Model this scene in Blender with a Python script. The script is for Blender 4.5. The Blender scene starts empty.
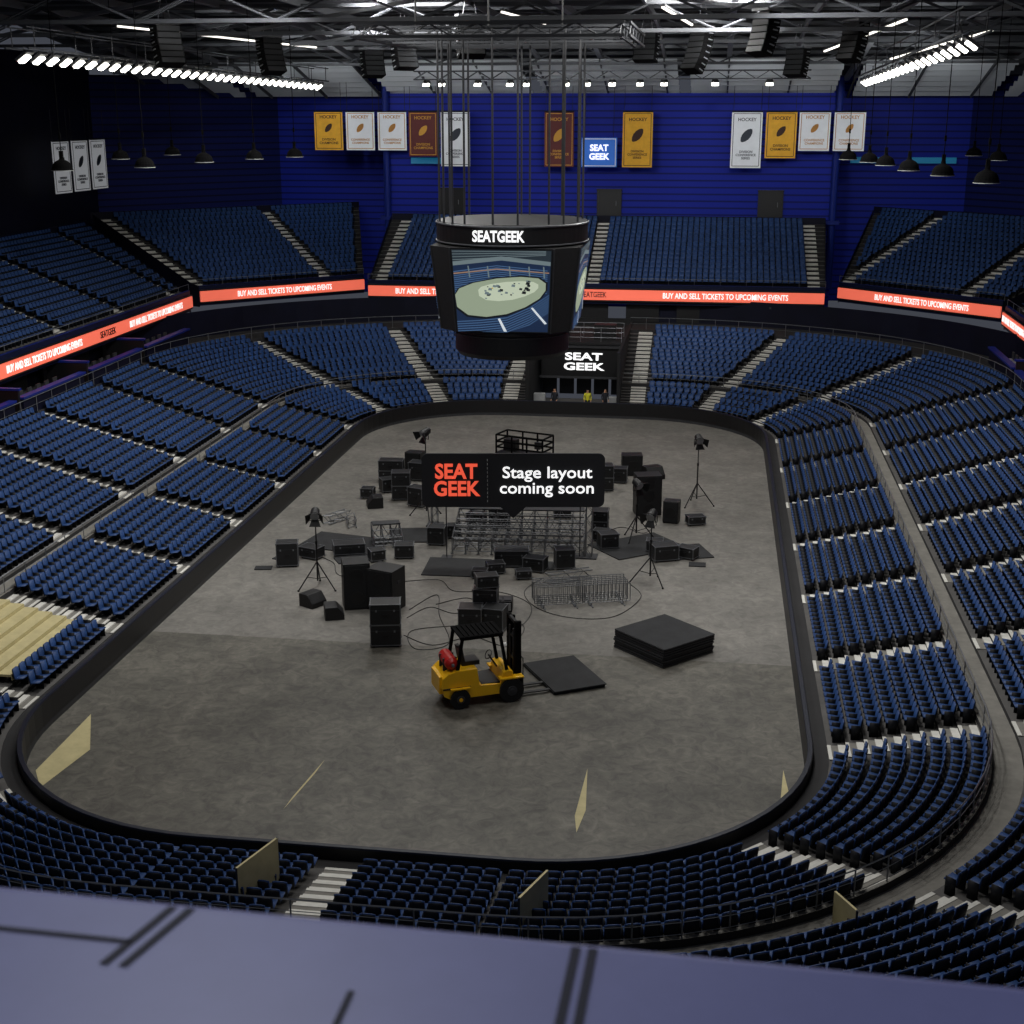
import bpy, math, random
import numpy as np
from mathutils import Vector, Matrix
random.seed(4)
sc=bpy.context.scene
try:
    sc.view_settings.view_transform='Standard'
    sc.view_settings.look='None'
except Exception as e: print(e)

def lin(c):
    c=c/255.0
    return c/12.92 if c<=0.04045 else ((c+0.055)/1.055)**2.4
def L(rgb): return (lin(rgb[0]),lin(rgb[1]),lin(rgb[2]),1)
def M(name,rgb,rough=0.6,metal=0.0,emit=0.0,var=0.0,scale=3.0,bump=0.0,rgb2=None,spec=None):
    m=bpy.data.materials.new(name); m.use_nodes=True
    nt=m.node_tree; b=nt.nodes['Principled BSDF']
    b.inputs['Base Color'].default_value=L(rgb)
    b.inputs['Roughness'].default_value=rough
    b.inputs['Metallic'].default_value=metal
    if spec is not None: b.inputs['Specular IOR Level'].default_value=spec
    if emit>0:
        b.inputs['Emission Color'].default_value=L(rgb)
        b.inputs['Emission Strength'].default_value=emit
    if var>0 or bump>0:
        tc=nt.nodes.new('ShaderNodeTexCoord'); n=nt.nodes.new('ShaderNodeTexNoise')
        n.inputs['Scale'].default_value=scale; n.inputs['Detail'].default_value=6
        n.inputs['Roughness'].default_value=0.65
        nt.links.new(tc.outputs['Object'],n.inputs['Vector'])
        if var>0:
            r=nt.nodes.new('ShaderNodeValToRGB')
            c=L(rgb); c2=L(rgb2) if rgb2 else tuple(min(1,x*(1+var)) for x in c[:3])+(1,)
            c1=tuple(x*(1-var) for x in c[:3])+(1,)
            r.color_ramp.elements[0].position=0.32; r.color_ramp.elements[0].color=c1
            r.color_ramp.elements[1].position=0.7; r.color_ramp.elements[1].color=c2
            nt.links.new(n.outputs['Fac'],r.inputs['Fac'])
            nt.links.new(r.outputs['Color'],b.inputs['Base Color'])
        if bump>0:
            bp=nt.nodes.new('ShaderNodeBump'); bp.inputs['Strength'].default_value=bump
            nt.links.new(n.outputs['Fac'],bp.inputs['Height']); nt.links.new(bp.outputs['Normal'],b.inputs['Normal'])
    return m
def MRIB(name,rgb,rgb2,scale):
    m=M(name,rgb,0.6,spec=.2); nt=m.node_tree; b=nt.nodes['Principled BSDF']
    tc=nt.nodes.new('ShaderNodeTexCoord'); w=nt.nodes.new('ShaderNodeTexWave')
    w.bands_direction='Z'; w.inputs['Scale'].default_value=scale; w.inputs['Distortion'].default_value=0.0
    nt.links.new(tc.outputs['Object'],w.inputs['Vector'])
    r=nt.nodes.new('ShaderNodeValToRGB')
    r.color_ramp.elements[0].position=0.05; r.color_ramp.elements[0].color=L(rgb2)
    r.color_ramp.elements[1].position=0.25; r.color_ramp.elements[1].color=L(rgb)
    nt.links.new(w.outputs['Fac'],r.inputs['Fac']); nt.links.new(r.outputs['Color'],b.inputs['Base Color'])
    return m

BLACK=M('black_paint',(14,14,16),0.5)
LAMPK=M('lamp_black',(9,9,10),0.9,spec=.1)
MATTE=M('matte_black',(22,22,24),0.8,var=0.3,scale=5)
DGREY=M('dark_grey',(48,49,52),0.6,var=0.2,scale=4)
MGREY=M('steel_grey',(120,122,126),0.4,metal=0.6)
TUBE=M('galvanised_tube',(118,120,123),0.4,metal=0.5)
LGREY=M('light_grey',(165,166,166),0.6,var=0.15,scale=2)
SEATB=M('seat_blue_plastic',(35,63,110),0.5,var=0.22,scale=1.3,spec=.3)
SEATK=M('seat_black_plastic',(12,14,20),0.55,spec=.3)
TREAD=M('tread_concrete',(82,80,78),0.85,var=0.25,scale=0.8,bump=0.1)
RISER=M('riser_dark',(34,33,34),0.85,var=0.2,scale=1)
STEP=M('aisle_step',(210,208,200),0.8,var=0.1,scale=3)
STEPD=M('aisle_concrete',(122,119,112),0.85,var=0.2,scale=2)
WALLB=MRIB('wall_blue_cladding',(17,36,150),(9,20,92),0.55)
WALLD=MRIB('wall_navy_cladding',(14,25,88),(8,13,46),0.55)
DKNAVY=M('dark_navy',(12,14,32),0.6,var=0.3,scale=0.4,spec=.2)
BLUEP=M('blue_trim',(22,40,120),0.5,spec=.2)
FASC=M('fascia_navy',(16,22,50),0.5,spec=.2)
CAPM=M('board_cap_slate',(24,28,42),0.5,spec=.3)
ORANGE=M('ribbon_led_orange',(244,112,88),0.5,emit=0.66)
WHITEE=M('white_led',(255,255,255),0.5,emit=0.9)
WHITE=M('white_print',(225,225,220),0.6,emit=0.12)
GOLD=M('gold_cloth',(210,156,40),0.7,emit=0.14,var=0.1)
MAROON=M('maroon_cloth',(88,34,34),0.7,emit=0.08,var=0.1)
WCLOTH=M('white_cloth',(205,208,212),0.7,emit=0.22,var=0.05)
SKYB=M('sky_blue_sign',(40,100,190),0.6,emit=0.3)
LAMP=M('lamp_glow',(255,252,240),0.5,emit=9)
LAMPS=M('soft_lamp_glow',(255,250,240),0.5,emit=1.6)
TEAL=M('teal_led',(20,110,150),0.5,emit=0.3)
ROOF=M('roof_dark',(20,21,25),0.9,var=0.4,scale=0.3)
TRUSS=M('truss_grey',(112,114,118),0.6)
TRUSSD=M('truss_dark',(60,62,66),0.7)
SLAT=M('slat_pale',(185,189,193),0.7)
YEL=M('forklift_yellow',(248,190,24),0.32,var=0.05,scale=3)
RED=M('red_tank',(185,30,24),0.35)
RUB=M('tyre_rubber',(16,16,16),0.85)
TAN=M('tan_deck_and_light_patch',(190,178,132),0.7,var=0.12,scale=2)
CASEM=M('road_case_panel',(24,25,27),0.5,var=0.2,scale=6)
GRILLE=M('speaker_grille',(20,21,23),0.75,bump=0.6,scale=90)
MAT_=M('rubber_mat',(36,37,39),0.85,var=0.3,scale=1.5)
LAV=M('parapet_lavender_paint',(128,132,184),0.45,var=0.05,scale=8)
LAVD=M('parapet_joint',(20,22,46),0.7)
SKIN=M('skin',(190,140,110),0.6)
HIVIS=M('hi_vis_vest',(205,200,40),0.6)
CLOTH=M('dark_clothes',(30,32,40),0.8)
SIGNK=M('sign_panel_black',(26,27,32),0.6)
SORG=M('sign_orange',(250,92,66),0.6,emit=0.7)
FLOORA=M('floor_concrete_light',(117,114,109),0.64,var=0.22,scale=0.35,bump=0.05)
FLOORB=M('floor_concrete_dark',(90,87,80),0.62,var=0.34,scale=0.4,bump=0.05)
for m,lo,hi in ((FLOORA,.7,1.2),(FLOORB,.6,1.4)):
    nt=m.node_tree; b=nt.nodes['Principled BSDF']; src=b.inputs['Base Color'].links[0].from_socket
    tc=nt.nodes.new('ShaderNodeTexCoord'); n=nt.nodes.new('ShaderNodeTexNoise'); n.inputs['Scale'].default_value=1.9; n.inputs['Detail'].default_value=12
    n.inputs['Distortion'].default_value=1.2; n.inputs['Roughness'].default_value=.68
    nt.links.new(tc.outputs['Object'],n.inputs['Vector'])
    r=nt.nodes.new('ShaderNodeValToRGB'); r.color_ramp.elements[0].position=0.34; r.color_ramp.elements[0].color=(lo,lo,lo*.98,1); r.color_ramp.elements[1].position=0.68; r.color_ramp.elements[1].color=(hi,hi,hi*.98,1)
    mx=nt.nodes.new('ShaderNodeMix'); mx.data_type='RGBA'; mx.blend_type='MULTIPLY'; mx.inputs[0].default_value=1.0
    nt.links.new(n.outputs['Fac'],r.inputs['Fac']); nt.links.new(src,mx.inputs[6]); nt.links.new(r.outputs['Color'],mx.inputs[7]); nt.links.new(mx.outputs[2],b.inputs['Base Color'])

class MB:
    def __init__(s): s.v=[];s.f=[];s.i=[];s.m=[]
    def mi(s,m):
        if m not in s.m: s.m.append(m)
        return s.m.index(m)
    def add(s,vs,fs,m):
        o=len(s.v); s.v+= [tuple(p) for p in vs]; k=s.mi(m)
        for f in fs: s.f.append([o+j for j in f]); s.i.append(k)
    def box(s,c,d,m,rz=0,R=None):
        x,y,z=d[0]/2,d[1]/2,d[2]/2
        vs=[Vector((a,b,e)) for e in(-z,z) for a,b in((-x,-y),(x,-y),(x,y),(-x,y))]
        if R is None and rz: R=Matrix.Rotation(rz,3,'Z')
        if R is not None: vs=[R@p for p in vs]
        c=Vector(c)
        s.add([p+c for p in vs],[(3,2,1,0),(4,5,6,7),(0,1,5,4),(1,2,6,5),(2,3,7,6),(3,0,4,7)],m)
    def beam(s,p,q,w,h,m):
        p=Vector(p);q=Vector(q);d=q-p;l=d.length
        if l<1e-6:return
        x=d/l;up=Vector((0,0,1))
        if abs(x.z)>.99: up=Vector((0,1,0))
        y=up.cross(x).normalized();z=x.cross(y)
        R=Matrix((x,y,z)).transposed()
        s.box((p+q)/2,(l,w,h),m,R=R)
    def tube(s,p,q,r,m,n=6,r2=None):
        p=Vector(p);q=Vector(q);d=(q-p)
        if d.length<1e-6:return
        d.normalize();u=Vector((0,0,1)) if abs(d.z)<.9 else Vector((1,0,0))
        a=d.cross(u).normalized();b=d.cross(a)
        if r2 is None:r2=r
        vs=[p+(a*math.cos(t)+b*math.sin(t))*r for t in [2*math.pi*k/n for k in range(n)]]+[q+(a*math.cos(t)+b*math.sin(t))*r2 for t in [2*math.pi*k/n for k in range(n)]]
        fs=[(k,(k+1)%n,n+(k+1)%n,n+k) for k in range(n)]+[tuple(range(n))[::-1],tuple(range(n,2*n))]
        s.add(vs,fs,m)
    def path(s,pts,r,m,n=5,closed=False):
        for a,b in zip(pts[:-1],pts[1:]): s.tube(a,b,r,m,n)
        if closed: s.tube(pts[-1],pts[0],r,m,n)
    def lathe(s,prof,m,c=(0,0,0),n=24):
        vs=[];c=Vector(c)
        for r,z in prof:
            for k in range(n):
                t=2*math.pi*k/n; vs.append(c+Vector((r*math.cos(t),r*math.sin(t),z)))
        fs=[]
        for j in range(len(prof)-1):
            for k in range(n): fs.append((j*n+k,j*n+(k+1)%n,(j+1)*n+(k+1)%n,(j+1)*n+k))
        s.add(vs,fs,m)
    def prism(s,prof,y0,y1,m):
        n=len(prof)
        vs=[(x,y0,z) for x,z in prof]+[(x,y1,z) for x,z in prof]
        fs=[tuple(range(n)),tuple(range(n,2*n))[::-1]]+[(k,k+n,(k+1)%n+n,(k+1)%n) for k in range(n)]
        s.add(vs,fs,m)
    def quad(s,a,b,c,d,m): s.add([a,b,c,d],[(0,1,2,3)],m)
    def obj(s,name,loc=(0,0,0),rz=0,bevel=0,parent=None,smooth=False,scale=1):
        me=bpy.data.meshes.new(name); me.from_pydata([tuple(p) for p in s.v],[],s.f)
        for m in s.m: me.materials.append(m)
        me.polygons.foreach_set('material_index',s.i)
        me.update()
        o=bpy.data.objects.new(name,me); sc.collection.objects.link(o)
        o.location=loc;o.rotation_euler=(0,0,rz);o.scale=(scale,)*3
        if bevel>0:
            b=o.modifiers.new('bevel','BEVEL');b.width=bevel;b.segments=2;b.limit_method='ANGLE'
        if parent: o.parent=parent
        return o
rad=math.radians
def text(body,loc,theta,mat,width=None,size=1.0,parent=None,bold=0.02,name='lettering',height=None,line=1.0,tilt=0,rot=None):
    cu=bpy.data.curves.new(name,'FONT');cu.body=body;cu.size=size;cu.align_x='CENTER';cu.align_y='CENTER'
    cu.offset=bold;cu.extrude=0.01;cu.space_line=line;cu.resolution_u=3
    cu.materials.append(mat)
    o=bpy.data.objects.new(name,cu);sc.collection.objects.link(o)
    o.location=loc;o.rotation_euler=rot if rot else (rad(90)+tilt,0,theta-rad(90))
    if width:
        bpy.context.view_layer.update()
        k=width/max(o.dimensions.x,1e-3); ky=k
        if height: ky=height/max(o.dimensions.y,1e-3)
        o.scale=(k,ky,1)
    if parent:o.parent=parent
    return o

# ------------------------------------------------------------------ camera
cam=bpy.data.cameras.new('camera');co=bpy.data.objects.new('camera',cam);sc.collection.objects.link(co)
cam.sensor_width=36;cam.lens=1380/1024*36;cam.clip_start=0.1;cam.clip_end=500
co.location=(9.35,-63.8,20.8)
co.rotation_euler=(rad(90-16.32),0,rad(8.19))
cam.dof.use_dof=True;cam.dof.focus_distance=65;cam.dof.aperture_fstop=5
sc.camera=co

# ------------------------------------------------------------------ ring paths
def deff(d,w): return d*(1-.5*w) if d<=6.4 else d-3.2*w
def ring(d):
    P=[]
    for k in range(12): P.append((13+d,-22+44*k/12))
    for k in range(18):
        t=rad(90*k/18);R=8.5+deff(d,math.sin(t)**2);P.append((4.5+R*math.cos(t),22+R*math.sin(t)))
    for x in(4.5,3.3,-3.3): P.append((x,30.5+deff(d,1)))
    for k in range(18):
        t=rad(90+90*k/18);R=8.5+deff(d,math.sin(t)**2);P.append((-4.5+R*math.cos(t),22+R*math.sin(t)))
    for k in range(12): P.append((-13-d,22-44*k/12))
    R=8.5+d
    for k in range(18): t=rad(180+90*k/18);P.append((-4.5+R*math.cos(t),-22+R*math.sin(t)))
    for x in(-4.5,0): P.append((x,-30.5-d))
    for k in range(18): t=rad(270+90*k/18);P.append((4.5+R*math.cos(t),-22+R*math.sin(t)))
    return P
def sweep(mb,prof,mats,portal=True):
    rs=[ring(d) for d,z in prof];n=len(rs[0])
    for j in range(len(prof)-1):
        a,b=rs[j],rs[j+1];za,zb=prof[j][1],prof[j+1][1]
        o=len(mb.v);mb.v+=[(p[0],p[1],za) for p in a]+[(p[0],p[1],zb) for p in b];k=mb.mi(mats[j])
        for i in range(n):
            i2=(i+1)%n
            if portal and a[i][1]>30 and abs(a[i][0]+a[i2][0])<.1 and abs(a[i][0])<3.6: continue
            mb.f.append([o+i,o+i2,o+n+i2,o+n+i]);mb.i.append(k)
D1,R1,N1=.58,.14,8
D2,R2,N2=.631,.19,13
T1=[(0.7+D1*i,0.72+R1*i) for i in range(N1)]
T2=[(6.4+D2*j,1.95+R2*j) for j in range(N2)]
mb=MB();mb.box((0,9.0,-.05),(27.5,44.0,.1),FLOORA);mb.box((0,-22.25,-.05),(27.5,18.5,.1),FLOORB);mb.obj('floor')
mb=MB();sweep(mb,[(0,0),(0,.18),(0.0,1.05),(.02,1.1),(.16,1.1),(.18,1.05),(.18,0)],[DGREY,BLACK,CAPM,CAPM,CAPM,BLACK],portal=False)
mb.obj('rink_boards')
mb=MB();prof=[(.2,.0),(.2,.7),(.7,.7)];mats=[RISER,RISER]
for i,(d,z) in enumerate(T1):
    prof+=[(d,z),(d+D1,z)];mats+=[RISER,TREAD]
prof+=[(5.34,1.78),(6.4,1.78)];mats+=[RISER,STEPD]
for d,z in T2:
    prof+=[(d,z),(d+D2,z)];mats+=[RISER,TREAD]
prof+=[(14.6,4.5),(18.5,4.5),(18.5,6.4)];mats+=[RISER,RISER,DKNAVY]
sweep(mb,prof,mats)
mb.obj('seating_bowl_terrace')

# ------------------------------------------------------------------ seats
def seat_template():
    mb=MB();w=.225
    def shell(y0,th,z0,z1,lean,m,wx=1.0,top=.04):
        P=[]
        for (x,dy,dz) in((-w,-.03,-top),(-w*.55,0,0),(w*.55,0,0),(w,-.03,-top)):
            P.append((x*wx,dy,dz))
        vs=[]
        for x,dy,dz in P:
            vs+=[(x,y0+dy,z0),(x,y0+dy+th,z0),(x,y0+dy+lean,z1+dz),(x,y0+dy+lean+th,z1+dz)]
        fs=[]
        for k in range(3):
            a=4*k;b=a+4
            fs+=[(a,b,b+2,a+2),(b+1,a+1,a+3,b+3),(a+2,b+2,b+3,a+3)]
        fs+=[(0,2,3,1),(12,13,15,14)]
        mb.add(vs,fs,m)
    shell(.16,.035,.40,.86,.07,SEATB)
    shell(.20,.03,.34,.83,.07,SEATK,.94,.05)
    vs=[(-w,-.25,.44),(w,-.25,.44),(w,.17,.39),(-w,.17,.39),(-w,-.25,.48),(w,-.25,.48),(w,.17,.43),(-w,.17,.43)]
    mb.add(vs,[(4,5,6,7),(0,1,5,4),(1,2,6,5),(3,0,4,7),(3,2,1,0)],SEATB)
    mb.box((.255,0,.30),(.035,.34,.6),SEATK)
    return mb
TPL=seat_template()
TPL.v=[(x*.87,y*.84,z*.84) for x,y,z in TPL.v]
def build_seats(name,S):
    n=len(S);tv=np.array(TPL.v,dtype=np.float64);nv=len(tv);nf=len(TPL.f)
    S=np.array(S);a=S[:,3];ca,sa=np.cos(a),np.sin(a)
    X=ca[:,None]*tv[None,:,0]-sa[:,None]*tv[None,:,1]+S[:,0:1]
    Y=sa[:,None]*tv[None,:,0]+ca[:,None]*tv[None,:,1]+S[:,1:2]
    Z=tv[None,:,2]+S[:,2:3]
    V=np.stack([X,Y,Z],-1).reshape(-1)
    F=np.array(TPL.f);assert F.shape[1]==4
    FI=(F[None]+(np.arange(n)*nv)[:,None,None]).reshape(-1).astype(np.int32)
    me=bpy.data.meshes.new(name);me.vertices.add(n*nv);me.vertices.foreach_set('co',V.astype(np.float32))
    me.loops.add(n*nf*4);me.loops.foreach_set('vertex_index',FI)
    me.polygons.add(n*nf);me.polygons.foreach_set('loop_start',(np.arange(n*nf)*4).astype(np.int32))
    for m in TPL.m: me.materials.append(m)
    me.polygons.foreach_set('material_index',np.tile(np.array(TPL.i,dtype=np.int32),n))
    me.update(calc_edges=True);me.validate()
    o=bpy.data.objects.new(name,me);sc.collection.objects.link(o);return o
PITCH=.475
def span(l,half=.6,half2=None):
    if half2 is None: half2=half
    u=l-half-half2;n=int(u/PITCH)
    if n<1:return []
    return [half+u/2+(k-(n-1)/2)*PITCH for k in range(n)]
AY=[-22,-14.7,-7.3,0,7.3,14.7,22]
CORN=((4.5,22,0,(0,30,60,90)),(-4.5,22,90,(0,30,60,90)),(-4.5,-22,180,(0,45,90)),(4.5,-22,270,(0,45,90)))
def CR(d,cy,t): return 8.5+(deff(d,math.sin(t)**2) if cy>0 else d)
def aisles():
    A=[]
    for y in AY:
        A.append(lambda d,y=y:(13+d,y,0.0));A.append(lambda d,y=y:(-13-d,y,math.pi))
    for cx,cy,t0,angs in CORN:
        for an in angs[1:-1]:
            t=rad(t0+an);A.append(lambda d,cx=cx,cy=cy,t=t:(cx+CR(d,cy,t)*math.cos(t),cy+CR(d,cy,t)*math.sin(t),t))
    for x in(4.5,-4.5): A.append(lambda d,x=x:(x,30.5+deff(d,1),rad(90)))
    A.append(lambda d:(0,-30.5-d,rad(270)))
    return A
def in_platform(x,y,d): return x<-12 and -21.3<y<-15.4 and 1.8<d<5.4
def seat_row(d,z,S,tier,dep,idx):
    dd=d+dep*.55
    def put(x,y,th,w=0):
        if tier==1 and in_platform(x,y,dd): return
        if tier==1 and w>.4 and idx%2: return
        S.append((x,y,z,th-rad(90)))
    for y0,y1 in zip(AY[:-1],AY[1:]):
        for s in span(y1-y0):
            put(13+dd,y0+s,0);put(-13-dd,y0+s,math.pi)
    for cx,cy,t0,angs in CORN:
        for a0,a1 in zip(angs[:-1],angs[1:]):
            R=CR(dd,cy,rad(t0+(a0+a1)/2))
            h1=.0 if (t0==270 and a0==0) else .6
            h2=.0 if (t0==180 and a1==90) else .6
            for s in span(R*rad(a1-a0),h1,h2):
                t=rad(t0+a0)+s/R;r=CR(dd,cy,t);put(cx+r*math.cos(t),cy+r*math.sin(t),t,math.sin(t)**2 if cy>0 else 0)
    for s in span(4.5,.6,.0): put(-s,-30.5-dd,rad(270));put(s,-30.5-dd,rad(270))
S=[]
for i,(d,z) in enumerate(T1): seat_row(d,z,S,1,D1,i)
for i,(d,z) in enumerate(T2): seat_row(d,z,S,2,D2,i)
build_seats('lower_bowl_seats',S)
mb=MB()
for A in aisles():
    for T,dep,r in((T1,D1,R1),(T2,D2,R2)):
        for d,z in T:
            x,y,t=A(d+dep/2)
            if in_platform(x,y,d) and T is T1: continue
            k=.5 if (y>28 and T is T1) else 1
            mb.box((x,y,z+.012),(dep*k,1.05,.024),STEPD,rz=t)
            x,y,t=A(d+dep*.08);mb.box((x,y,z+.02),(dep*.2*k,1.05,.035),STEP,rz=t)
            x,y,t=A(d+dep*.78);mb.box((x,y,z+r/4),(dep*.42*k,1.05,r/2),STEP,rz=t)
mb.obj('aisle_stairs')
def rail_ring(mb,d,z0,h,nrail=3):
    P=ring(d);n=len(P)
    for i in range(n):
        a,b=P[i],P[(i+1)%n]
        if a[1]>30 and abs(a[0]+b[0])<.1 and abs(a[0])<3.6: continue
        for k in range(nrail):
            zz=z0+h*(k+1)/nrail
            mb.tube((a[0],a[1],zz),(b[0],b[1],zz),.025 if k==nrail-1 else .012,TUBE,4)
        L_=math.dist(a,b);m=max(1,int(L_/1.3))
        for j in range(m):
            x=a[0]+(b[0]-a[0])*j/m;y=a[1]+(b[1]-a[1])*j/m;mb.tube((x,y,z0),(x,y,z0+h),.022,TUBE,4)
mb=MB();rail_ring(mb,5.42,1.78,.95);mb.obj('walkway_handrail')
mb=MB();sweep(mb,[(5.36,1.7),(5.36,2.0),(5.48,2.0),(5.48,1.78)],[RISER,STEPD,RISER]);mb.obj('walkway_kerb')
mb=MB();rail_ring(mb,14.7,4.5,.9,nrail=2);mb.obj('concourse_handrail')
mb=MB()
for sx in(-1,1):
    for k in range(6):
        y0=-20+8.6*k
        x=sx*(13+15.6)
        mb.box((x-sx*.7,y0+4,5.0),(.25,7.6,1.0),DKNAVY);mb.box((x-sx*.7,y0+4,5.53),(.45,7.8,.12),BLUEP)
        mb.box((x+sx*.6,y0,5.2),(2.6,.2,1.6),BLACK);mb.box((x+sx*.6,y0,6.05),(2.8,.3,.12),BLUEP)
        mb.box((sx*31.2,y0+4,5.3),(.1,6.5,1.5),BLACK)
        for j in range(6):
            mb.box((x+sx*.3,y0+1.4+j*1.05,4.95),(.45,.5,.08),LGREY);mb.box((x+sx*.5,y0+1.4+j*1.05,5.2),(.08,.5,.5),DGREY);mb.tube((x+sx*.3,y0+1.4+j*1.05,4.5),(x+sx*.3,y0+1.4+j*1.05,4.95),.04,MGREY)
mb.obj('suite_boxes')

# ------------------------------------------------------------------ upper decks
USEATS=[]
def deck(name,o,theta,hw0,hw1,ktw0,ktw1,ais,texts,rows=15,dep=.7,rise=.276,z0=7.35):
    n=Vector((math.cos(theta),math.sin(theta),0));e=Vector((math.sin(theta),-math.cos(theta),0));o=Vector(o)
    W=lambda s,t,z:o+e*s+n*t+Vector((0,0,z))
    mb=MB()
    lim=lambda t:(-hw0-ktw0*t,hw1+ktw1*t)
    rz=theta-rad(90)
    def strip(t0,za,t1,zb,m):
        a0,a1=lim(t0);b0,b1=lim(t1);mb.quad(W(a0,t0,za),W(a1,t0,za),W(b1,t1,zb),W(b0,t1,zb),m)
    strip(0,6.0,0,7.55,FASC);strip(0,7.55,.25,7.55,BLUEP);strip(.25,7.55,.25,z0-.2,FASC)
    strip(.25,z0-.2,.9,z0-.2,TREAD);strip(0,6.0,11.6,6.0,BLACK)
    zprev=z0-.2
    for i in range(rows):
        t=.9+i*dep;z=z0+i*rise
        strip(t,zprev,t,z,RISER);strip(t,z,t+dep,z,TREAD);zprev=z
        l0,l1=lim(t+dep*.5)
        av=[a[0]+a[1]*t for a in ais]
        cuts=[l0]+av+[l1]
        for c0,c1 in zip(cuts[:-1],cuts[1:]):
            if c1-c0<1.6: continue
            for s in span(c1-c0,.52):
                p=W(c0+s,t+dep*.55,z);USEATS.append((p.x,p.y,p.z,rz))
        for a in av:
            mb.box(W(a,t+dep/2,z+.012),(.95,dep,.024),STEPD,rz=rz);mb.box(W(a,t+dep*.78,z+rise/4),(.95,dep*.42,rise/2),STEP,rz=rz);mb.box(W(a,t+.07,z+.02),(.95,.14,.03),STEP,rz=rz)
    t=.9+rows*dep;strip(t,zprev,t,zprev+.2,RISER);strip(t,zprev+.2,t+1.4,zprev+.2,DKNAVY)
    for k in(0,1):
        l=lim(0)[k];pts=[W(l,0,5.9),W(l,0,7.55)]+[W(lim(.9+i*dep)[k],.9+i*dep,z0+i*rise+.35) for i in range(rows+1)]+[W(lim(11.6)[k],11.6,5.9)]
        mb.add(pts,[tuple(range(len(pts)))],DKNAVY)
    a0,a1=lim(.12)
    mb.tube(W(a0,.12,8.0),W(a1,.12,8.0),.025,MGREY,4)
    m=int((a1-a0)/2)
    for k in range(m+1): mb.tube(W(a0+(a1-a0)*k/m,.12,7.5),W(a0+(a1-a0)*k/m,.12,8.0),.02,MGREY,4)
    b0,b1=lim(t+.3)
    mb.box(W((b0+b1)/2,t+.25,zprev+.45),(b1-b0,.08,.6),DKNAVY,rz=rz)
    d_=mb.obj(name)
    rb=MB();w=(hw0+hw1);c=(hw1-hw0)/2
    rb.box(W(c,-.1,6.72),(w-.1,.18,.8),ORANGE,rz=rz);rb.box(W(c,-.08,6.24),(w,.2,.08),BLACK,rz=rz);rb.box(W(c,-.08,7.2),(w,.2,.08),BLACK,rz=rz)
    r_=rb.obj('ribbon_display')
    for s,tx,wd,ma in texts:
        text(tx,W(s,-.22,6.72),theta,ma,width=wd,parent=r_,bold=.012,height=.44)
TT='BUY AND SELL TICKETS TO UPCOMING EVENTS'
deck('upper_deck_end',(0,45,0),rad(90),18,18,.05,.05,[(-17.2,0),(0,0),(17.2,0)],[(10.4,TT,9.6,WHITEE),(-11,TT,9.4,WHITEE),(.2,'SEATGEEK',2,BLACK)])
th=math.atan2(10.8,9.7)
deck('upper_deck_corner',(24.7,44.15,0),th,7.2,7.2,.5,.3,[(-7.4,.05),(3.4,.05)],[(0.5,TT,8.2,WHITEE)],rows=17)
deck('upper_deck_corner',(-24.7,44.15,0),math.pi-th,7.2,7.2,.3,.5,[(-6.6,-.29),(4.2,-.0)],[(0,TT,8.2,WHITEE)],rows=17)
deck('upper_deck_side',(29.7,8,0),0,28.5,28,.72,0,[(-27,0),(-18,0),(-9,0),(0,0),(9,0),(18,0),(27,0)],[(-24,TT,8.4,WHITEE),(-8,'SEATGEEK',2,BLACK)])
deck('upper_deck_side',(-29.7,8,0),math.pi,28,28.5,0,.72,[(-27,0),(-18,0),(-9,0),(0,0),(9,0),(18,0),(27,.3)],[(21.5,TT,9.6,WHITEE),(13.2,'SEATGEEK',2.4,BLACK),(4.5,TT,9.6,WHITEE)])
build_seats('upper_deck_seats',USEATS)

# ------------------------------------------------------------------ walls
def wallseg(p,q,z0,z1,m,th=.3):
    mb=MB();mb.beam((p[0],p[1],(z0+z1)/2),(q[0],q[1],(z0+z1)/2),th,z1-z0,m);return mb
wallseg((-19.2,58.2),(19.2,58.2),4,22.0,WALLB).obj('wall_far')
for sx,nm in((-1,'left'),(1,'right')):
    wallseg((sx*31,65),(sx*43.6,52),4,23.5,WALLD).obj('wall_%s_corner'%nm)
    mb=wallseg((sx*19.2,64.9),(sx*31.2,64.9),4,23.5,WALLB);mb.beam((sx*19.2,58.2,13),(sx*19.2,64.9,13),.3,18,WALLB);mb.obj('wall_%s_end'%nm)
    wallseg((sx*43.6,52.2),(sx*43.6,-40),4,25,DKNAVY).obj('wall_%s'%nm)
    mb=MB();mb.tube((sx*19.2,57.7,6),(sx*19.2,57.7,23),.3,BLUEP,12);mb.box((sx*19.2,57.7,11.5),(1.1,1.1,.3),BLUEP);mb.obj('wall_column')
for i,x in enumerate((-13.5,0.3,14.0)):
    mb=MB();mb.box((x,57.95,12.9),(1.9,.1,2.2),BLACK);mb.box((x,57.9,14.05),(2.2,.2,.14),BLACK);mb.box((x-1.0,57.9,12.9),(.12,.2,2.3),BLACK);mb.box((x+1.0,57.9,12.9),(.12,.2,2.3),BLACK);mb.tube((x+.6,57.85,12.7),(x+.6,57.85,13.1),.03,MGREY,6)
    mb.obj('door_%d'%(i+1))
mb=MB()
for x0,x1,y in((-17,-13.5,57.7),(21,24,64.5),(26,30,64.5)):
    mb.box(((x0+x1)/2,y,16.4),(abs(x1-x0),.3,.5),TEAL)
mb.obj('teal_wall_lights')

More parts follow.
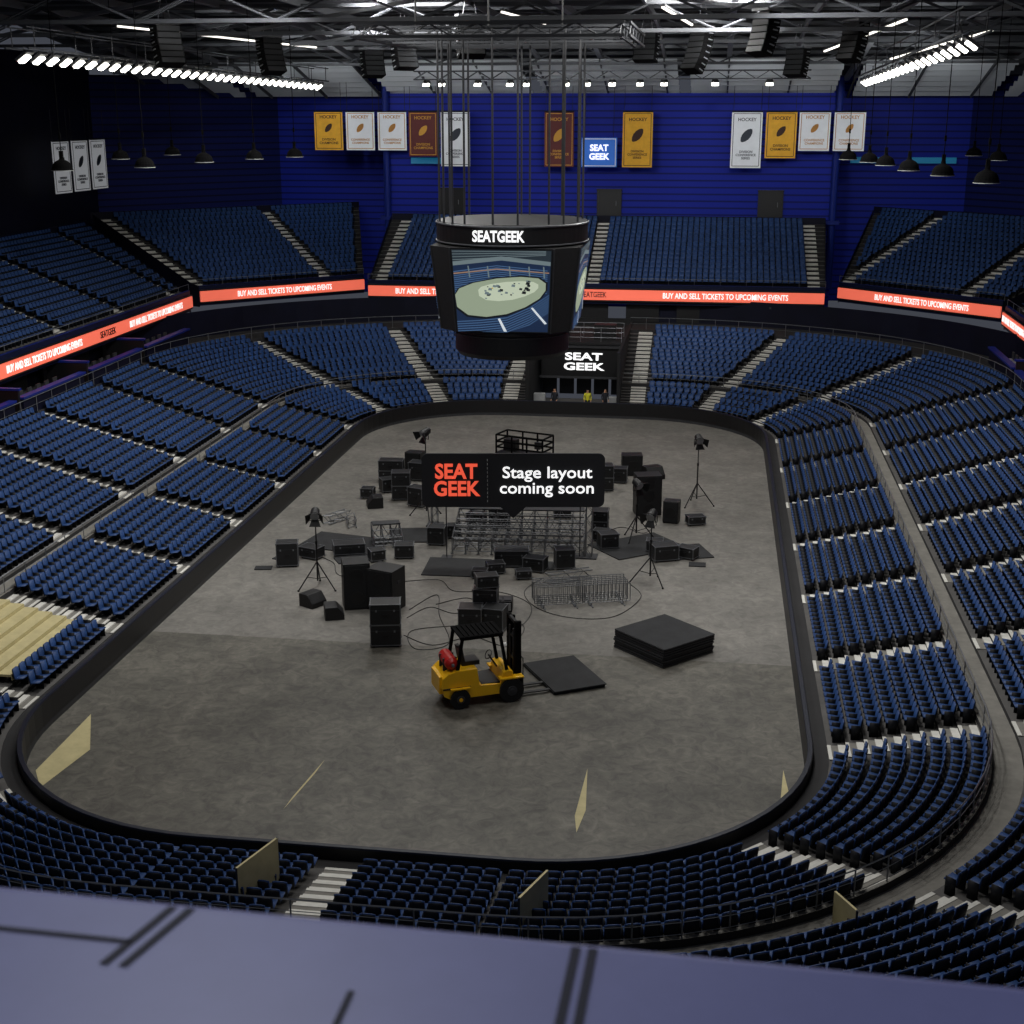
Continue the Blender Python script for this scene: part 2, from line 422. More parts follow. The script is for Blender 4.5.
# ------------------------------------------------------------------ roof
mb=MB()
mb.quad((-44,65.5,23.5),(44,65.5,23.5),(44,36,27.6),(-44,36,27.6),ROOF)
mb.quad((-44,36,27.6),(44,36,27.6),(44,-40,28.4),(-44,-40,28.4),ROOF)
mb.obj('ceiling')
mb=MB()
for i in range(7):
    u=i/6
    for x0,x1 in((-42,-33),(-32,-20.5),(-19,-6.5),(-5.5,6),(7,18.8),(20.5,32),(33,42)):
        c=(x0+x1)/2;bow=.5*math.cos((c)/42*1.4)
        y=61.5-i*1.6;z=21.9+2.2*u+bow*.3
        if abs(c)<20: y-=2.6
        mb.box((c,y,z),(x1-x0,.5,.1),SLAT,R=Matrix.Rotation(rad(-48),3,'X'))
for x in range(-40,41,5): mb.beam((x,60,21.7),(x,49,24.4),.12,.25,TRUSSD)
mb.obj('ceiling_acoustic_slats')
def truss(mb,p,q,h,w,bay,m,r=.09):
    p=Vector(p);q=Vector(q);d=q-p;n=max(2,int(d.length/bay));x=d.normalized();y=Vector((0,0,1)).cross(x).normalized()*w/2
    up=Vector((0,0,h))
    for s in(-1,1):
        mb.beam(p+y*s,q+y*s,r*2,r*2,m);mb.beam(p+y*s+up,q+y*s+up,r*2,r*2,m)
        for k in range(n):
            a=p+d*(k/n)+y*s;b=p+d*((k+1)/n)+y*s
            if k%2: a,b=a+up,b
            else: b=b+up
            mb.tube(a,b,r*.5,m,4)
mb=MB()
for y in(48,33,19,7): truss(mb,(-42,y,25.0-(.9 if y>40 else 0)),(42,y,25.0-(.9 if y>40 else 0)),1.5,.5,3.6,TRUSSD,.1)
mb.obj('roof_truss')
mb=MB()
for x in(-38,-32,-26,-20,-15,-10,-5,0,5,10,15,20,26,32,38):
    w=.38 if int(x)%10==0 else .18
    mb.beam((x,62,23.2),(x,36,26.4),w,.4,TRUSS);mb.beam((x,36,26.4),(x,-20,27.2),w,.4,TRUSS)
for y in range(2,60,3):
    z=26.9 if y<36 else 26.9-(y-36)*.125
    mb.beam((-42,y,z+.25),(42,y,z+.25),.16,.26,TRUSSD if y%2 else TRUSS)
for a in(-1,1):
    for y in(10,26,42):
        mb.beam((a*5,y,26.3),(a*20,y+14,25.4),.14,.2,TRUSS);mb.beam((a*20,y,26.3),(a*36,y+12,25.0),.14,.2,TRUSS)
mb.obj('roof_purlins')
mb=MB()
for (a,b,c,d,z0,z1) in((6.2,14,8.6,32,25.9,25.3),(19,16,16.5,40,25.3,24.6),(-25,16,-19,36,25.3,24.9),(24.5,22,21.5,44,25.0,24.2),(-3,18,-1.5,26,26,25.8)):
    mb.beam((a,b,z0),(c,d,z1),.13,.1,LAMPS);mb.beam((a,b,z0+.12),(c,d,z1+.12),.24,.12,DGREY)
mb.obj('linear_ceiling_lights')
for p,q,n in(((-25.2,4,23.15),(-23.2,52,22.4),34),((20.0,0,23.4),(20.6,54,22.6),22)):
    mb=MB();p=Vector(p);q=Vector(q);d=q-p
    u=Vector((0,0,1))
    for s in(-.6,.6):
        off=Vector((s,0,0));mb.beam(p+off+u*.5,q+off+u*.5,.1,.1,TRUSSD);mb.beam(p+off+u*1.5,q+off+u*1.5,.07,.07,TRUSSD)
    sgn=1 if p.x<0 else -1
    for k in range(n):
        c=p+d*((k+.5)/n)
        mb.box(c+u*.16,(.75,.8,.14),DGREY,R=Matrix.Rotation(rad(-35*sgn),3,'Y'))
        mb.box(c,(.52,.5,.12),LAMP,R=Matrix.Rotation(rad(-35*sgn),3,'Y'))
        mb.tube(c+u*.1,c+u*.6,.04,DGREY,4)
        if k%3==0: mb.tube(c+u*.5+Vector((.6,0,0)),c+u*1.6+Vector((.6,0,0)),.03,DGREY,4);mb.tube(c+u*.5+Vector((-.6,0,0)),c+u*1.5+Vector((-.6,0,0)),.03,DGREY,4)
    mb.obj('arena_light_rig')
mb=MB();truss(mb,(-14,45.5,22.9),(16,45.5,22.9),.6,.5,1.0,TRUSSD,.05)
for x in(-13,-11.8,-9,-6.5,-5.2,-2.2,-.6,1.3,3.4,5.2,9,13):
    mb.lathe([(.0,.0),(.22,.0),(.28,-.1),(.3,-.45)],BLACK,(x,45.5,22.85),12);mb.lathe([(.0,-.4),(.29,-.4)],LAMP,(x,45.5,22.85),12)
    R=Matrix.Rotation(rad(-55),3,'X');mb.box((x,45.15,22.5),(.5,.06,.3),LAMP,R=R)
mb.obj('spotlight_rig')

def line_array(loc,rz,n=8,w=1.5,sp=4.0):
    mb=MB();ang=0;p=Vector((0,0,0))
    mb.box((0,0,.12),(w,.9,.12),TRUSS)
    for s in(-.4,.4): mb.tube((s,0,.1),(s*.3,0,1.6),.025,MGREY,4)
    for k in range(n):
        ang=rad(-2-sp*k)
        R=Matrix.Rotation(ang,3,'X')
        c=p+R@Vector((0,0,-.17));mb.box(c,(w,.7,.32),LAMPK,R=R);mb.box(c+R@Vector((0,-.36,0)),(w*.92,.03,.27),GRILLE,R=R)
        for s in(-1,1): mb.box(c+R@Vector((s*(w/2+.02),.1,0)),(.03,.3,.06),TRUSS,R=R)
        p=p+R@Vector((0,0,-.36))
    mb.obj('line_array_speaker',loc,rz)
for x,y,z,r,n_ in((8.2,24,25.6,-.9,8),(-10.5,26,24.9,.8,5),(-18.0,22,24.9,1.0,6),(-20.6,12,25.1,.9,6),(14.5,36,24.6,-.7,5),(4.6,30,25.4,-.3,5),(11.6,12,25.5,-1.0,6),(-4.5,16,25.6,.4,6),(16.8,20,25.4,-1.0,6),(-14.5,34,24.6,.7,5)):
    line_array((x,y,z),r,n_)

def dome(x,y,z,top=26.8,r=.48,name='pendant_dome_lamp'):
    mb=MB()
    prof=[(.05,.55),(.1,.53),(.11,.42)]+[(r*math.sin(rad(a)),.4*math.cos(rad(a))) for a in(20,35,50,65,80,90)]+[(r+.05,-.1),(r,-.1)]
    mb.lathe(prof,LAMPK,(0,0,0),20)
    mb.lathe([(0,-.06),(r*.8,-.06)],LAMPS,(0,0,0),16)
    mb.lathe([(r*.8,-.06),(r,-.1)],LGREY,(0,0,0),20)
    mb.lathe([(r+.055,-.1),(r+.055,-.13)],LGREY,(0,0,0),20)
    mb.tube((0,0,.5),(0,0,top-z),.022,LAMPK,6)
    mb.box((0,0,.66),(.16,.16,.3),LAMPK);mb.box((0,0,1.5),(.1,.1,.25),LAMPK)
    mb.obj(name,(x,y,z))
DL=[(20.2,-4.2,18),(19.4,2.0,18),(18.6,7.3,18),(18.2,13.6,18),(17.8,18.0,18),(17.0,22.0,18),(-22.1,1.4,18),(-19.6,5.5,18),(-19.1,12.7,18),(-17.9,17.9,18),(-16.6,21.8,18),(-25.8,16.8,18),(-25.6,24.5,18),(25.5,22,18.0),(25.5,30,18.0)]
for x,y,z in DL: dome(x,y,z)

# ------------------------------------------------------------------ banners
def banner(x,y,z0,z1,w,theta,cloth,ink,top,bottom):
    e=Vector((math.sin(theta),-math.cos(theta),0));n=Vector((math.cos(theta),math.sin(theta),0));rz=theta-rad(90)
    c=Vector((x,y,(z0+z1)/2));h=z1-z0
    mb=MB();mb.box(c,(w,.05,h),cloth,rz=rz)
    for s in(-1,1):
        mb.box(c+e*s*(w/2-.15)-n*.03,(.05,.02,h-.3),ink,rz=rz);mb.box(c-n*.03+Vector((0,0,s*(h/2-.15))),(w-.3,.02,.05),ink,rz=rz)
    mb.tube(c+e*-w/2+Vector((0,0,h/2)),c+e*w/2+Vector((0,0,h/2)),.06,BLACK,6)
    for s in(-1,1): mb.tube(c+e*s*w*.45+Vector((0,0,h/2)),c+e*s*w*.45+Vector((0,0,h/2+2.4)),.02,BLACK,4)
    pts=[];k=14;ang=rad(50);a=h*.15 if h>4 else h*.14
    for i in range(k):
        t=2*math.pi*i/k;px=a*math.cos(t);py=a*.5*math.sin(t)*abs(math.sin(t))**.3
        X=px*math.cos(ang)-py*math.sin(ang);Z=px*math.sin(ang)+py*math.cos(ang)
        pts.append(c+e*X-n*.05+Vector((0,0,Z+h*.08)))
    mb.add(pts,[tuple(range(k))],ink)
    o=mb.obj('championship_banner')
    text(top,c-n*.05+Vector((0,0,h*.36)),theta,ink,width=w*.6,parent=o,bold=.02)
    text(bottom,c-n*.05+Vector((0,0,-h*.27)),theta,ink,width=w*.66,parent=o,bold=.02)
    return o
DC='DIVISION\nCHAMPIONS';CC='CONFERENCE\nCHAMPIONS';DS='DIVISION\nCONFERENCE\nSERIES'
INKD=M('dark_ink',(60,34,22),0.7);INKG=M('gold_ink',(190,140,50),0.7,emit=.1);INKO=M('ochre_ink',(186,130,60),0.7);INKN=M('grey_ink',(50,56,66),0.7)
by=56.2;t90=rad(90)
for x,z0,cl,ink,bt in((-23.9,17.3,GOLD,INKD,DC),(-21.1,17.3,WCLOTH,INKO,CC),(-18.3,17.3,WCLOTH,INKO,CC),(-15.6,16.8,MAROON,INKG,DC),(-12.8,16.0,WCLOTH,INKN,DS),(-3.9,16.0,MAROON,INKG,DS),(2.7,16.0,GOLD,INKD,DS),(11.7,16.0,WCLOTH,INKN,DS),(14.5,16.8,GOLD,INKD,DC),(17.2,17.4,WCLOTH,INKO,CC),(20.0,17.4,WCLOTH,INKO,CC)):
    banner(x,by,z0,20.5,2.5,t90,cl,ink,'HOCKEY',bt)
for y in(42.2,45.6,49.0): banner(-41.8,y,14.3,18.3,2.4,math.pi-.1,WCLOTH,INKN,'HOCKEY',DS)
mb=MB();mb.box((-.5,by,17.2),(3.0,.08,2.4),SKYB)
for s in(-1,1): mb.box((-.5,by-.05,17.2+s*1.1),(2.8,.03,.06),WHITE);mb.box((-.5+s*1.38,by-.05,17.2),(.06,.03,2.2),WHITE);mb.tube((-.5+s*1.2,by,18.4),(-.5+s*1.2,by,22.8),.02,BLACK,4)
o=mb.obj('hanging_sign');text('SEAT\nGEEK',(-.5,by-.1,17.2),t90,WHITEE,width=1.7,height=1.25,parent=o,bold=.03)

# ------------------------------------------------------------------ scoreboard
SBX=.18
mb=MB()
def octa(a,h):return [(SBX+x,y) for x,y in((-h,-a),(h,-a),(a,-h),(a,h),(h,a),(-h,a),(-a,h),(-a,-h))]
A=octa(3.35,2.32);B=octa(2.95,2.12)
zt,zb=14.9,11.15
vs=[(x,y,zt) for x,y in A]+[(x,y,zb) for x,y in B]
C0=(SBX,0,0)
mb.add(vs,[(i,(i+1)%8,8+(i+1)%8,8+i) for i in range(8)]+[tuple(range(8)),tuple(range(8,16))],MATTE)
mb.lathe([(0,15.9),(3.42,15.9),(3.47,15.85),(3.47,15.0),(3.4,14.9),(0,14.9)],BLACK,C0,n=64)
mb.lathe([(3.48,15.87),(3.52,15.85),(3.52,15.8),(3.48,15.78)],MGREY,C0,n=64);mb.lathe([(3.48,15.04),(3.52,15.03),(3.52,14.99),(3.48,14.97)],MGREY,C0,n=64)
mb.lathe([(0,11.2),(2.85,11.2),(2.85,10.95),(2.65,10.9),(2.65,10.0),(2.5,9.8),(0,9.8)],BLACK,C0,n=64)
mb.lathe([(2.66,10.85),(2.72,10.82),(2.66,10.79)],MGREY,C0,n=64)
for i in range(8): mb.tube(Vector((*A[i],zt)),Vector((*B[i],zb)),.05,DGREY,6)
GRID=[(-3.15,-1.2),(-2.8,-2.0),(-2.3,-2.6),(-1.7,-2.9),(-.4,-3.2),(.7,-3.2),(2.0,-2.7),(2.6,-2.2),(3.1,-1.0),(3.15,.9),(-3.1,1.1),(-2.4,2.3),(0,3.1),(.4,3.1),(2.0,2.6),(2.9,1.7)]
for x,y in GRID: mb.tube((SBX+x,y,15.8),(SBX+x,y,24.0),.05,DGREY,6)
sb=mb.obj('center_hung_scoreboard')
text('SEATGEEK',(SBX-.1,-3.68,15.42),t90,WHITEE,width=2.3,height=.5,parent=sb,bold=.03,name='scoreboard_lettering')
mb=MB()
for a in(-5.5,5.5):
    truss(mb,(a,-5.5,23.6),(a,5.5,23.6),.5,.4,1,TRUSSD,.05);truss(mb,(-5.5,a,23.6),(5.5,a,23.6),.5,.4,1,TRUSSD,.05)
for a in(-3,0,3): truss(mb,(-5.5,a,23.6),(5.5,a,23.6),.5,.3,1,TRUSSD,.04);mb.tube((a,-5.5,24),(a,-5.5,28),.04,BLACK,4)
mb.obj('scoreboard_support_grid')
SC=dict(sky=M('scr_dark',(40,50,58),.5,emit=.7),seat=M('scr_blue',(66,94,130),.5,emit=.8),seat2=M('scr_blue2',(28,44,72),.5,emit=.7),fl=M('scr_floor',(142,154,132),.5,emit=.85),fl2=M('scr_floor2',(178,188,166),.5,emit=.9),wh=M('scr_white',(200,208,214),.5,emit=.9),dk=M('scr_black',(26,30,34),.5,emit=.5),wl=M('scr_wall',(104,118,122),.5,emit=.8),yl=M('scr_yellow',(190,160,50),.5,emit=.8),tn=M('scr_tan',(150,118,96),.5,emit=.8),ed=M('scr_edge',(24,28,34),.5,emit=.5))
def screen(i):
    a,b=Vector((*A[i],zt)),Vector((*A[(i+1)%8],zt));c,d=Vector((*B[(i+1)%8],zb)),Vector((*B[i],zb))
    nrm=(b-a).cross(d-a).normalized()
    ctr=(a+b+c+d)/4
    if nrm.dot(Vector((ctr.x-SBX,ctr.y,0)))<0:nrm=-nrm
    mb=MB()
    def P(u,v,o):
        s=(u*.95+1)/2;t=(v*.96+1)/2
        return (a*(1-s)+b*s)*t+(d*(1-s)+c*s)*(1-t)+nrm*o
    def poly(pts,m,o): mb.add([P(max(-1.02,min(1.02,u)),max(-1.02,min(1.02,v)),o) for u,v in pts],[tuple(range(len(pts)))],m)
    poly([(-1.02,-1.02),(1.02,-1.02),(1.02,1.02),(-1.02,1.02)],SC['dk'],.04)
    poly([(-1,-1),(1,-1),(1,1),(-1,1)],SC['seat2'],.06)
    poly([(-1,.66),(0,.8),(1,.7),(1,1),(-1,1)],SC['sky'],.07);poly([(-1,.62),(0,.76),(1,.64),(1,.74),(0,.86),(-1,.72)],SC['wl'],.072)
    for k in range(4): poly([(-1,.98-k*.07),(.9,1.0-k*.03),(.9,.985-k*.03),(-1,.965-k*.07)],SC['wl'],.08)
    for k in range(12):
        v=.58-.05*k;poly([(-1,v-.10),(-.1,v+.06),(.95,v-.05),(.95,v-.07),(-.1,v+.04),(-1,v-.125)],SC['seat'],.075)
    poly([(-1,.44),(-.1,.56),(.98,.48),(.98,.455),(-.1,.535),(-1,.41)],SC['tn'],.078)
    for u in(-.7,-.3,.15,.55,.85): poly([(u,.62),(u+.025,.62),(u+.05,.34),(u+.02,.34)],SC['wl'],.08)
    pts=[(-.98,-.4),(-1,-.1),(-.9,.06),(-.6,.2),(-.1,.32),(.4,.37),(.76,.34),(.92,.22),(.92,.04),(.8,-.16),(.5,-.38),(.1,-.56),(-.35,-.64),(-.75,-.6)]
    poly([(u*1.04+.0,v*1.08-.0) for u,v in pts],SC['ed'],.085);poly(pts,SC['fl'],.09)
    poly([(u*.66+.16,v*.5+.08) for u,v in pts],SC['fl2'],.093)
    for k in range(8):
        v=-.52-.06*k;poly([(-1,v-.24),(-.5,v-.2),(.1,v-.12),(.6,v+.14),(1,v+.46),(1,v+.435),(.6,v+.115),(.1,v-.145),(-.5,v-.225),(-1,v-.265)],SC['seat'],.096)
    poly([(-.1,-.68),(-.05,-.67),(.1,-1),(.03,-1)],SC['wh'],.1);poly([(.62,-.4),(.66,-.38),(.98,-.78),(.93,-.8)],SC['wh'],.1)
    random.seed(5)
    for k in range(30):
        u=random.uniform(-.35,.6);v=.06+.2*u+random.uniform(-.18,.12);s=random.uniform(.015,.05)
        poly([(u-s,v-s*.6),(u+s*.8,v-s*.8),(u+s,v+s*.5),(u-s*.6,v+s*.8)],SC['yl' if k==7 else ('ed' if k%2 else 'wl')],.101)
    mb.obj('video_screen',parent=sb)
for i in(0,2,4,6): screen(i)

# ------------------------------------------------------------------ tunnel / portal at far end
mb=MB()
for x in(-3.2,3.2): mb.box((x,38.2,2.3),(.2,15.2,4.6),MATTE)
mb.box((.2,35.9,2.95),(6.0,.3,2.2),BLACK)
mb.box((0,40.5,4.3),(6.2,9.2,.15),MATTE);mb.box((0,45.5,2.4),(6.2,.2,4.8),BLACK)
mb.box((.2,35.75,1.85),(6.2,.3,.14),DGREY);mb.box((.2,35.75,4.1),(6.2,.3,.14),DGREY)
for k in range(5): mb.box((-2.5+1.3*k,38.6,1.1),(1.1,.1,2.1),BLACK)
for x in(-3.0,-1.5,0,1.5,3.0):
    mb.tube((x,36.4,4.3),(x,36.4,5.4),.03,TUBE,5);mb.tube((x,39,4.3),(x,39,5.4),.03,TUBE,5)
for z in(4.7,5.05,5.4):mb.tube((-3.0,36.4,z),(3.0,36.4,z),.025,TUBE,5);mb.tube((-3.0,39,z),(3.0,39,z),.025,TUBE,5)
mb.box((1.7,38,4.9),(1.6,1.0,1.1),BLACK);mb.box((-1.6,38,4.8),(1.2,.9,.8),BLACK)
mb.box((-2.6,33.2,.55),(.8,.5,1.1),LGREY);mb.box((2.7,33.0,.5),(.8,.5,1.0),LGREY)
o=mb.obj('players_tunnel');text('SEAT\nGEEK',(.3,35.7,3.0),t90,WHITEE,width=3.0,height=1.3,parent=o,bold=.03)
mb=MB()
mb.box((0,33.8,.01),(6.2,6.2,.04),TREAD);mb.obj('tunnel_floor')
mb=MB()
for x in(-16.5,15.5):
    mb.box((x,45.0,5.2),(3.2,.9,1.6),BLACK);mb.box((x,44.5,6.0),(3.4,.3,.15),DGREY)
for x in range(-12,13,4): mb.box((x+.01,45.6,5.3),(2.6,.1,1.5),BLACK);mb.box((x,45.55,6.1),(2.8,.12,.1),BLUEP)
mb.obj('concourse_doors')

# ------------------------------------------------------------------ timber platform, panels, painted light patches
mb=MB()
for i,(d,z) in enumerate(T1):
    if i<2: continue
    mb.box((-13-d-.29,-18.3,z+.3),(.56,5.6,.09),TAN);mb.box((-13-d-.02,-18.3,z+.2),(.04,5.6,.14),TAN)
    for y in(-20.9,-18.3,-15.7): mb.box((-13-d-.28,y,z+.13),(.1,.1,.26),DGREY)
mb.box((-18.9,-18.3,2.05),(1.0,5.6,.1),TAN)
for y in(-20.8,-15.8): mb.box((-18.9,y,1.9),(.1,.1,.26),DGREY)
mb.obj('timber_platform')
def tanpanel(x0,y0,x1,y1,z0,z1,sl=0):
    mb=MB();p=Vector((x0,y0,0));q=Vector((x1,y1,0));n=(q-p).cross(Vector((0,0,1))).normalized()*.03
    dz=.35
    vs=[p+Vector((0,0,z0))-n,q+Vector((0,0,z0-dz))-n,q+Vector((0,0,z1+sl))-n,p+Vector((0,0,z1))-n]
    vs+= [v+2*n for v in vs]
    mb.add(vs,[(0,1,2,3),(7,6,5,4),(0,4,5,1),(1,5,6,2),(2,6,7,3),(3,7,4,0)],TAN)
    for a in(p,q): mb.tube(a+Vector((0,0,z0-(dz if a is q else 0))),a+Vector((0,0,z1+(sl if a is q else 0))),.03,DGREY,6)
    mb.obj('aisle_divider_panel')
tanpanel(-1.75,-34.7,-1.15,-33.3,1.1,2.7,.1)
tanpanel(5.4,-35.2,5.9,-33.7,1.2,2.8,-.1)
tanpanel(13.3,-34.6,12.9,-33.5,1.5,2.8,-.2)
tanpanel(-11.9,-33.0,-11.3,-31.8,1.3,2.7,-.1)
mb=MB()
def lightpatch(pts,z=.012): mb.add([(x,y,z) for x,y in pts],[tuple(range(len(pts)))],TAN)  # flat tan quads paint patches of light onto the floor
lightpatch([(-3.1,-26.9),(-3.05,-26.0),(-2.75,-23.4),(-2.8,-24.4)])
lightpatch([(6.0,-27.0),(5.85,-26.0),(5.95,-22.8),(6.15,-25.6)])
lightpatch([(-12.0,-21.1),(-10.8,-23.8),(-11.2,-26.6),(-11.9,-25.5)])
lightpatch([(12.2,-26.0),(12.05,-25),(12.3,-22.0),(12.5,-25)])
mb.obj('painted_light_patches')

# ------------------------------------------------------------------ foreground parapet
PX,PY=9.35,-63.8
mb=MB();mb.box((0,1.415,9.8),(16,.79,19.6),LAV)
ob=mb.obj('balcony_parapet',(PX,PY,0),rad(-1.6),bevel=.03)
mb=MB()
z=19.602
def joint(xt,xb,y0,y1,w=.007): mb.quad((xb-w,y0,z),(xb+w,y0,z),(xt+w,y1,z),(xt-w,y1,z),LAVD)
joint(-.845,-.885,1.62,1.78);joint(-.815,-.855,1.62,1.78)
joint(-.21,-.21,1.5,1.78);joint(-.185,-.185,1.5,1.78);joint(-.51,-.51,1.35,1.62,.005)
mb.quad((-1.6,1.675,z),(-.87,1.675,z),(-.87,1.685,z),(-1.6,1.685,z),LAVD)
mb.obj('parapet_joints',parent=ob)

# ------------------------------------------------------------------ floor equipment
def road_case(x,y,w,d,h,rz=0,stack=1,name='road_case',zz0=0):
    mb=MB();z=.1
    for sx in(-1,1):
        for sy in(-1,1): mb.tube((sx*(w/2-.12),sy*(d/2-.12)-.03,.06),(sx*(w/2-.12),sy*(d/2-.12)+.03,.06),.06,RUB,8);mb.box((sx*(w/2-.12),sy*(d/2-.12),.1),(.1,.08,.05),MGREY)
    for k in range(stack):
        hh=h/stack-.02;c=z+hh/2
        mb.box((0,0,c),(w,d,hh),CASEM)
        e=.03
        for sx in(-1,1):
            for sy in(-1,1): mb.box((sx*w/2,sy*d/2,c),(e,e,hh+.01),MGREY);
            for zz in(z,z+hh): mb.box((sx*w/2,0,zz),(e,d,e),MGREY);mb.box((0,sx*d/2,zz),(w,e,e),MGREY)
            mb.box((0,sx*d/2,z+hh*.72),(w,e*.8,.02),DGREY);mb.box((sx*w/2,0,z+hh*.72),(e*.8,d,.02),DGREY)
            mb.box((0,sx*(d/2+.01),z+hh*.45),(.22,.03,.12),BLACK);mb.box((w*.3,sx*(d/2+.012),z+hh*.7),(.07,.03,.08),MGREY);mb.box((-w*.3,sx*(d/2+.012),z+hh*.7),(.07,.03,.08),MGREY)
            for sy in(-1,1):
                for zz in(z+.02,z+hh-.02): mb.box((sx*w/2,sy*d/2,zz),(.07,.07,.07),MGREY)
        z+=hh+.02
    return mb.obj(name,(x,y,zz0),rz)
def speaker(x,y,w,d,h,rz=0,z=0):
    mb=MB();mb.box((0,0,h/2+.03),(w,d,h),BLACK);mb.box((0,-d/2-.01,h/2+.03),(w*.9,.03,h*.94),GRILLE)
    for k in range(max(1,int(h/.7))):
        c=.03+h*(k+.5)/max(1,int(h/.7))
        mb.tube((0,-d/2-.02,c),(0,-d/2-.035,c),min(w*.36,.3),BLACK,18)
    for s in(-1,1):
        mb.box((s*(w/2+.01),0,h*.7),(.03,.25,.12),DGREY)
        for sy in(-1,1): mb.box((s*w*.4,sy*d*.4,.015),(.08,.08,.03),RUB)
    return mb.obj('loudspeaker_cabinet',(x,y,z),rz,bevel=.02)
def wedge(x,y,rz,s=1.0):
    mb=MB();mb.prism([(-.35*s,0),(.35*s,0),(.35*s,.18*s),(.1*s,.5*s),(-.35*s,.5*s)],-.38*s,.38*s,BLACK)
    mb.add([(.36*s,-.34*s,.2*s),(.36*s,.34*s,.2*s),(.125*s,.34*s,.49*s),(.125*s,-.34*s,.49*s)],[(0,1,2,3)],GRILLE)
    return mb.obj('stage_monitor_wedge',(x,y,0),rz,bevel=.015)
def light_stand(x,y,h,rz=0,head=1):
    mb=MB()
    for k in range(3):
        a=rad(90+120*k);v=Vector((math.cos(a),math.sin(a),0))
        mb.tube(v*.95+Vector((0,0,.03)),Vector((0,0,1.25)),.03,BLACK,6);mb.tube(v*.5+Vector((0,0,.6)),Vector((0,0,.45)),.018,BLACK,5);mb.tube(v*.95+Vector((0,0,.0)),v*.95+Vector((0,0,.06)),.05,RUB,8)
    mb.tube((0,0,.35),(0,0,h*.6),.04,BLACK,8);mb.tube((0,0,h*.6),(0,0,h-.45),.028,BLACK,8);mb.tube((0,0,h*.58),(0,0,h*.62),.06,BLACK,8)
    c=Vector((0,0,h-.1));
    mb.path([(-.26,0,h-.1),(-.26,0,h-.42),(.26,0,h-.42),(.26,0,h-.1)],.02,BLACK)
    f=Vector((0,-math.cos(rad(25)),-math.sin(rad(25))));
    mb.tube(c-f*.22,c+f*.2,.19,BLACK,14,.24);mb.tube(c+f*.2,c+f*.22,.2,LGREY,14);mb.tube(c-f*.32,c-f*.22,.1,DGREY,12)
    u=Vector((0,f.z,-f.y))
    if u.z<0:u=-u
    r=Vector((1,0,0));e=c+f*.22
    for d1,d2 in((u,r),(-u,r),(r,u),(-r,u)):
        a=e+d1*.2;o=a+f*.24+d1*.19
        mb.add([a-d2*.16,a+d2*.16,o+d2*.26,o-d2*.26],[(0,1,2,3)],BLACK)
    return mb.obj('tripod_stage_light',(x,y,0),rz)
def mat_sheet(x,y,w,d,rz,n=1,name='rubber_floor_mat'):
    mb=MB()
    for k in range(n):
        mb.box((random.uniform(-.06,.06)*(n>1),random.uniform(-.06,.06)*(n>1),.03+k*.055),(w,d,.045),MAT_)
    return mb.obj(name,(x,y,0),rz)

mb=MB();random.seed(3)
for k in range(8):
    jx,jy=random.uniform(-.03,.03),random.uniform(-.03,.03)
    mb.box((jx,jy,.05+k*.1),(2.75,2.85,.066),MAT_)
    for sx in(-1,1): mb.box((jx+sx*1.38,jy,.045+k*.1),(.02,2.8,.05),DGREY);mb.box((jx,jy+sx*1.43,.045+k*.1),(2.7,.02,.05),DGREY)
    for sx in(-1,1):
        for sy in(-1,1): mb.box((sx*1.1,sy*1.1,.01+k*.1),(.2,.2,.03),BLACK)
mb.obj('stage_deck_stack',(8.02,-12.0,0),rad(46))
mat_sheet(4.35,-15.3,2.1,3.0,rad(30),3,'stage_panel_stack')
speaker(-5.4,-8.8,1.15,1.1,2.05,rad(20));speaker(-4.05,-8.9,1.3,1.1,1.85,rad(-18))
road_case(-3.1,-13.0,1.2,.85,1.75,rad(12),stack=2)
road_case(.0,-10.9,.95,.8,.95,rad(5));road_case(1.0,-10.8,.9,.8,.95,rad(-8));road_case(.5,-10.0,1.0,.8,1.5,rad(3),stack=2)
mb=MB();mb.box((0,0,.0),(1.6,.75,.5),BLACK)
for k in range(4): mb.box((-.6+.4*k,-.1,.27),(.3,.4,.05),DGREY);mb.box((-.6+.4*k,-.38,.0),(.3,.03,.35),LGREY if k%2 else MGREY)
mb.obj('amplifier_rack',(.6,-8.4,.26),rad(4),bevel=.02)
road_case(.55,-10.1,.9,.6,.5,rad(20),zz0=1.58)
wedge(-7.3,-9.0,rad(-30),1.15);wedge(-6.0,-10.3,rad(20),1.15)
light_stand(-7.7,-6.8,3.6,rad(10));light_stand(7.1,-4.0,3.35,rad(-20));light_stand(9.0,9.3,3.8,rad(20));light_stand(-5.1,4.9,4.7,rad(-40));light_stand(6.1,2.5,3.0,rad(40))
road_case(-10,-3.9,1.0,.7,1.1,rad(15));mat_sheet(-11,-4.5,.8,.5,rad(10));mat_sheet(-10.5,-2.9,.9,.7,rad(-14))
mat_sheet(-8.2,-.2,4.0,2.6,rad(-12));mat_sheet(-5.0,1.6,2.6,2.4,rad(10));mat_sheet(-7.2,-2.6,1.6,1.0,rad(30))
mat_sheet(-2.0,-3.1,3.0,2.6,rad(2));mat_sheet(1.7,-2.4,1.6,1.2,rad(10))
mat_sheet(6.2,1.4,4.0,2.8,rad(38));mat_sheet(8.4,.7,2.6,2.2,rad(20));mat_sheet(9.2,-1.1,.8,.6,0)
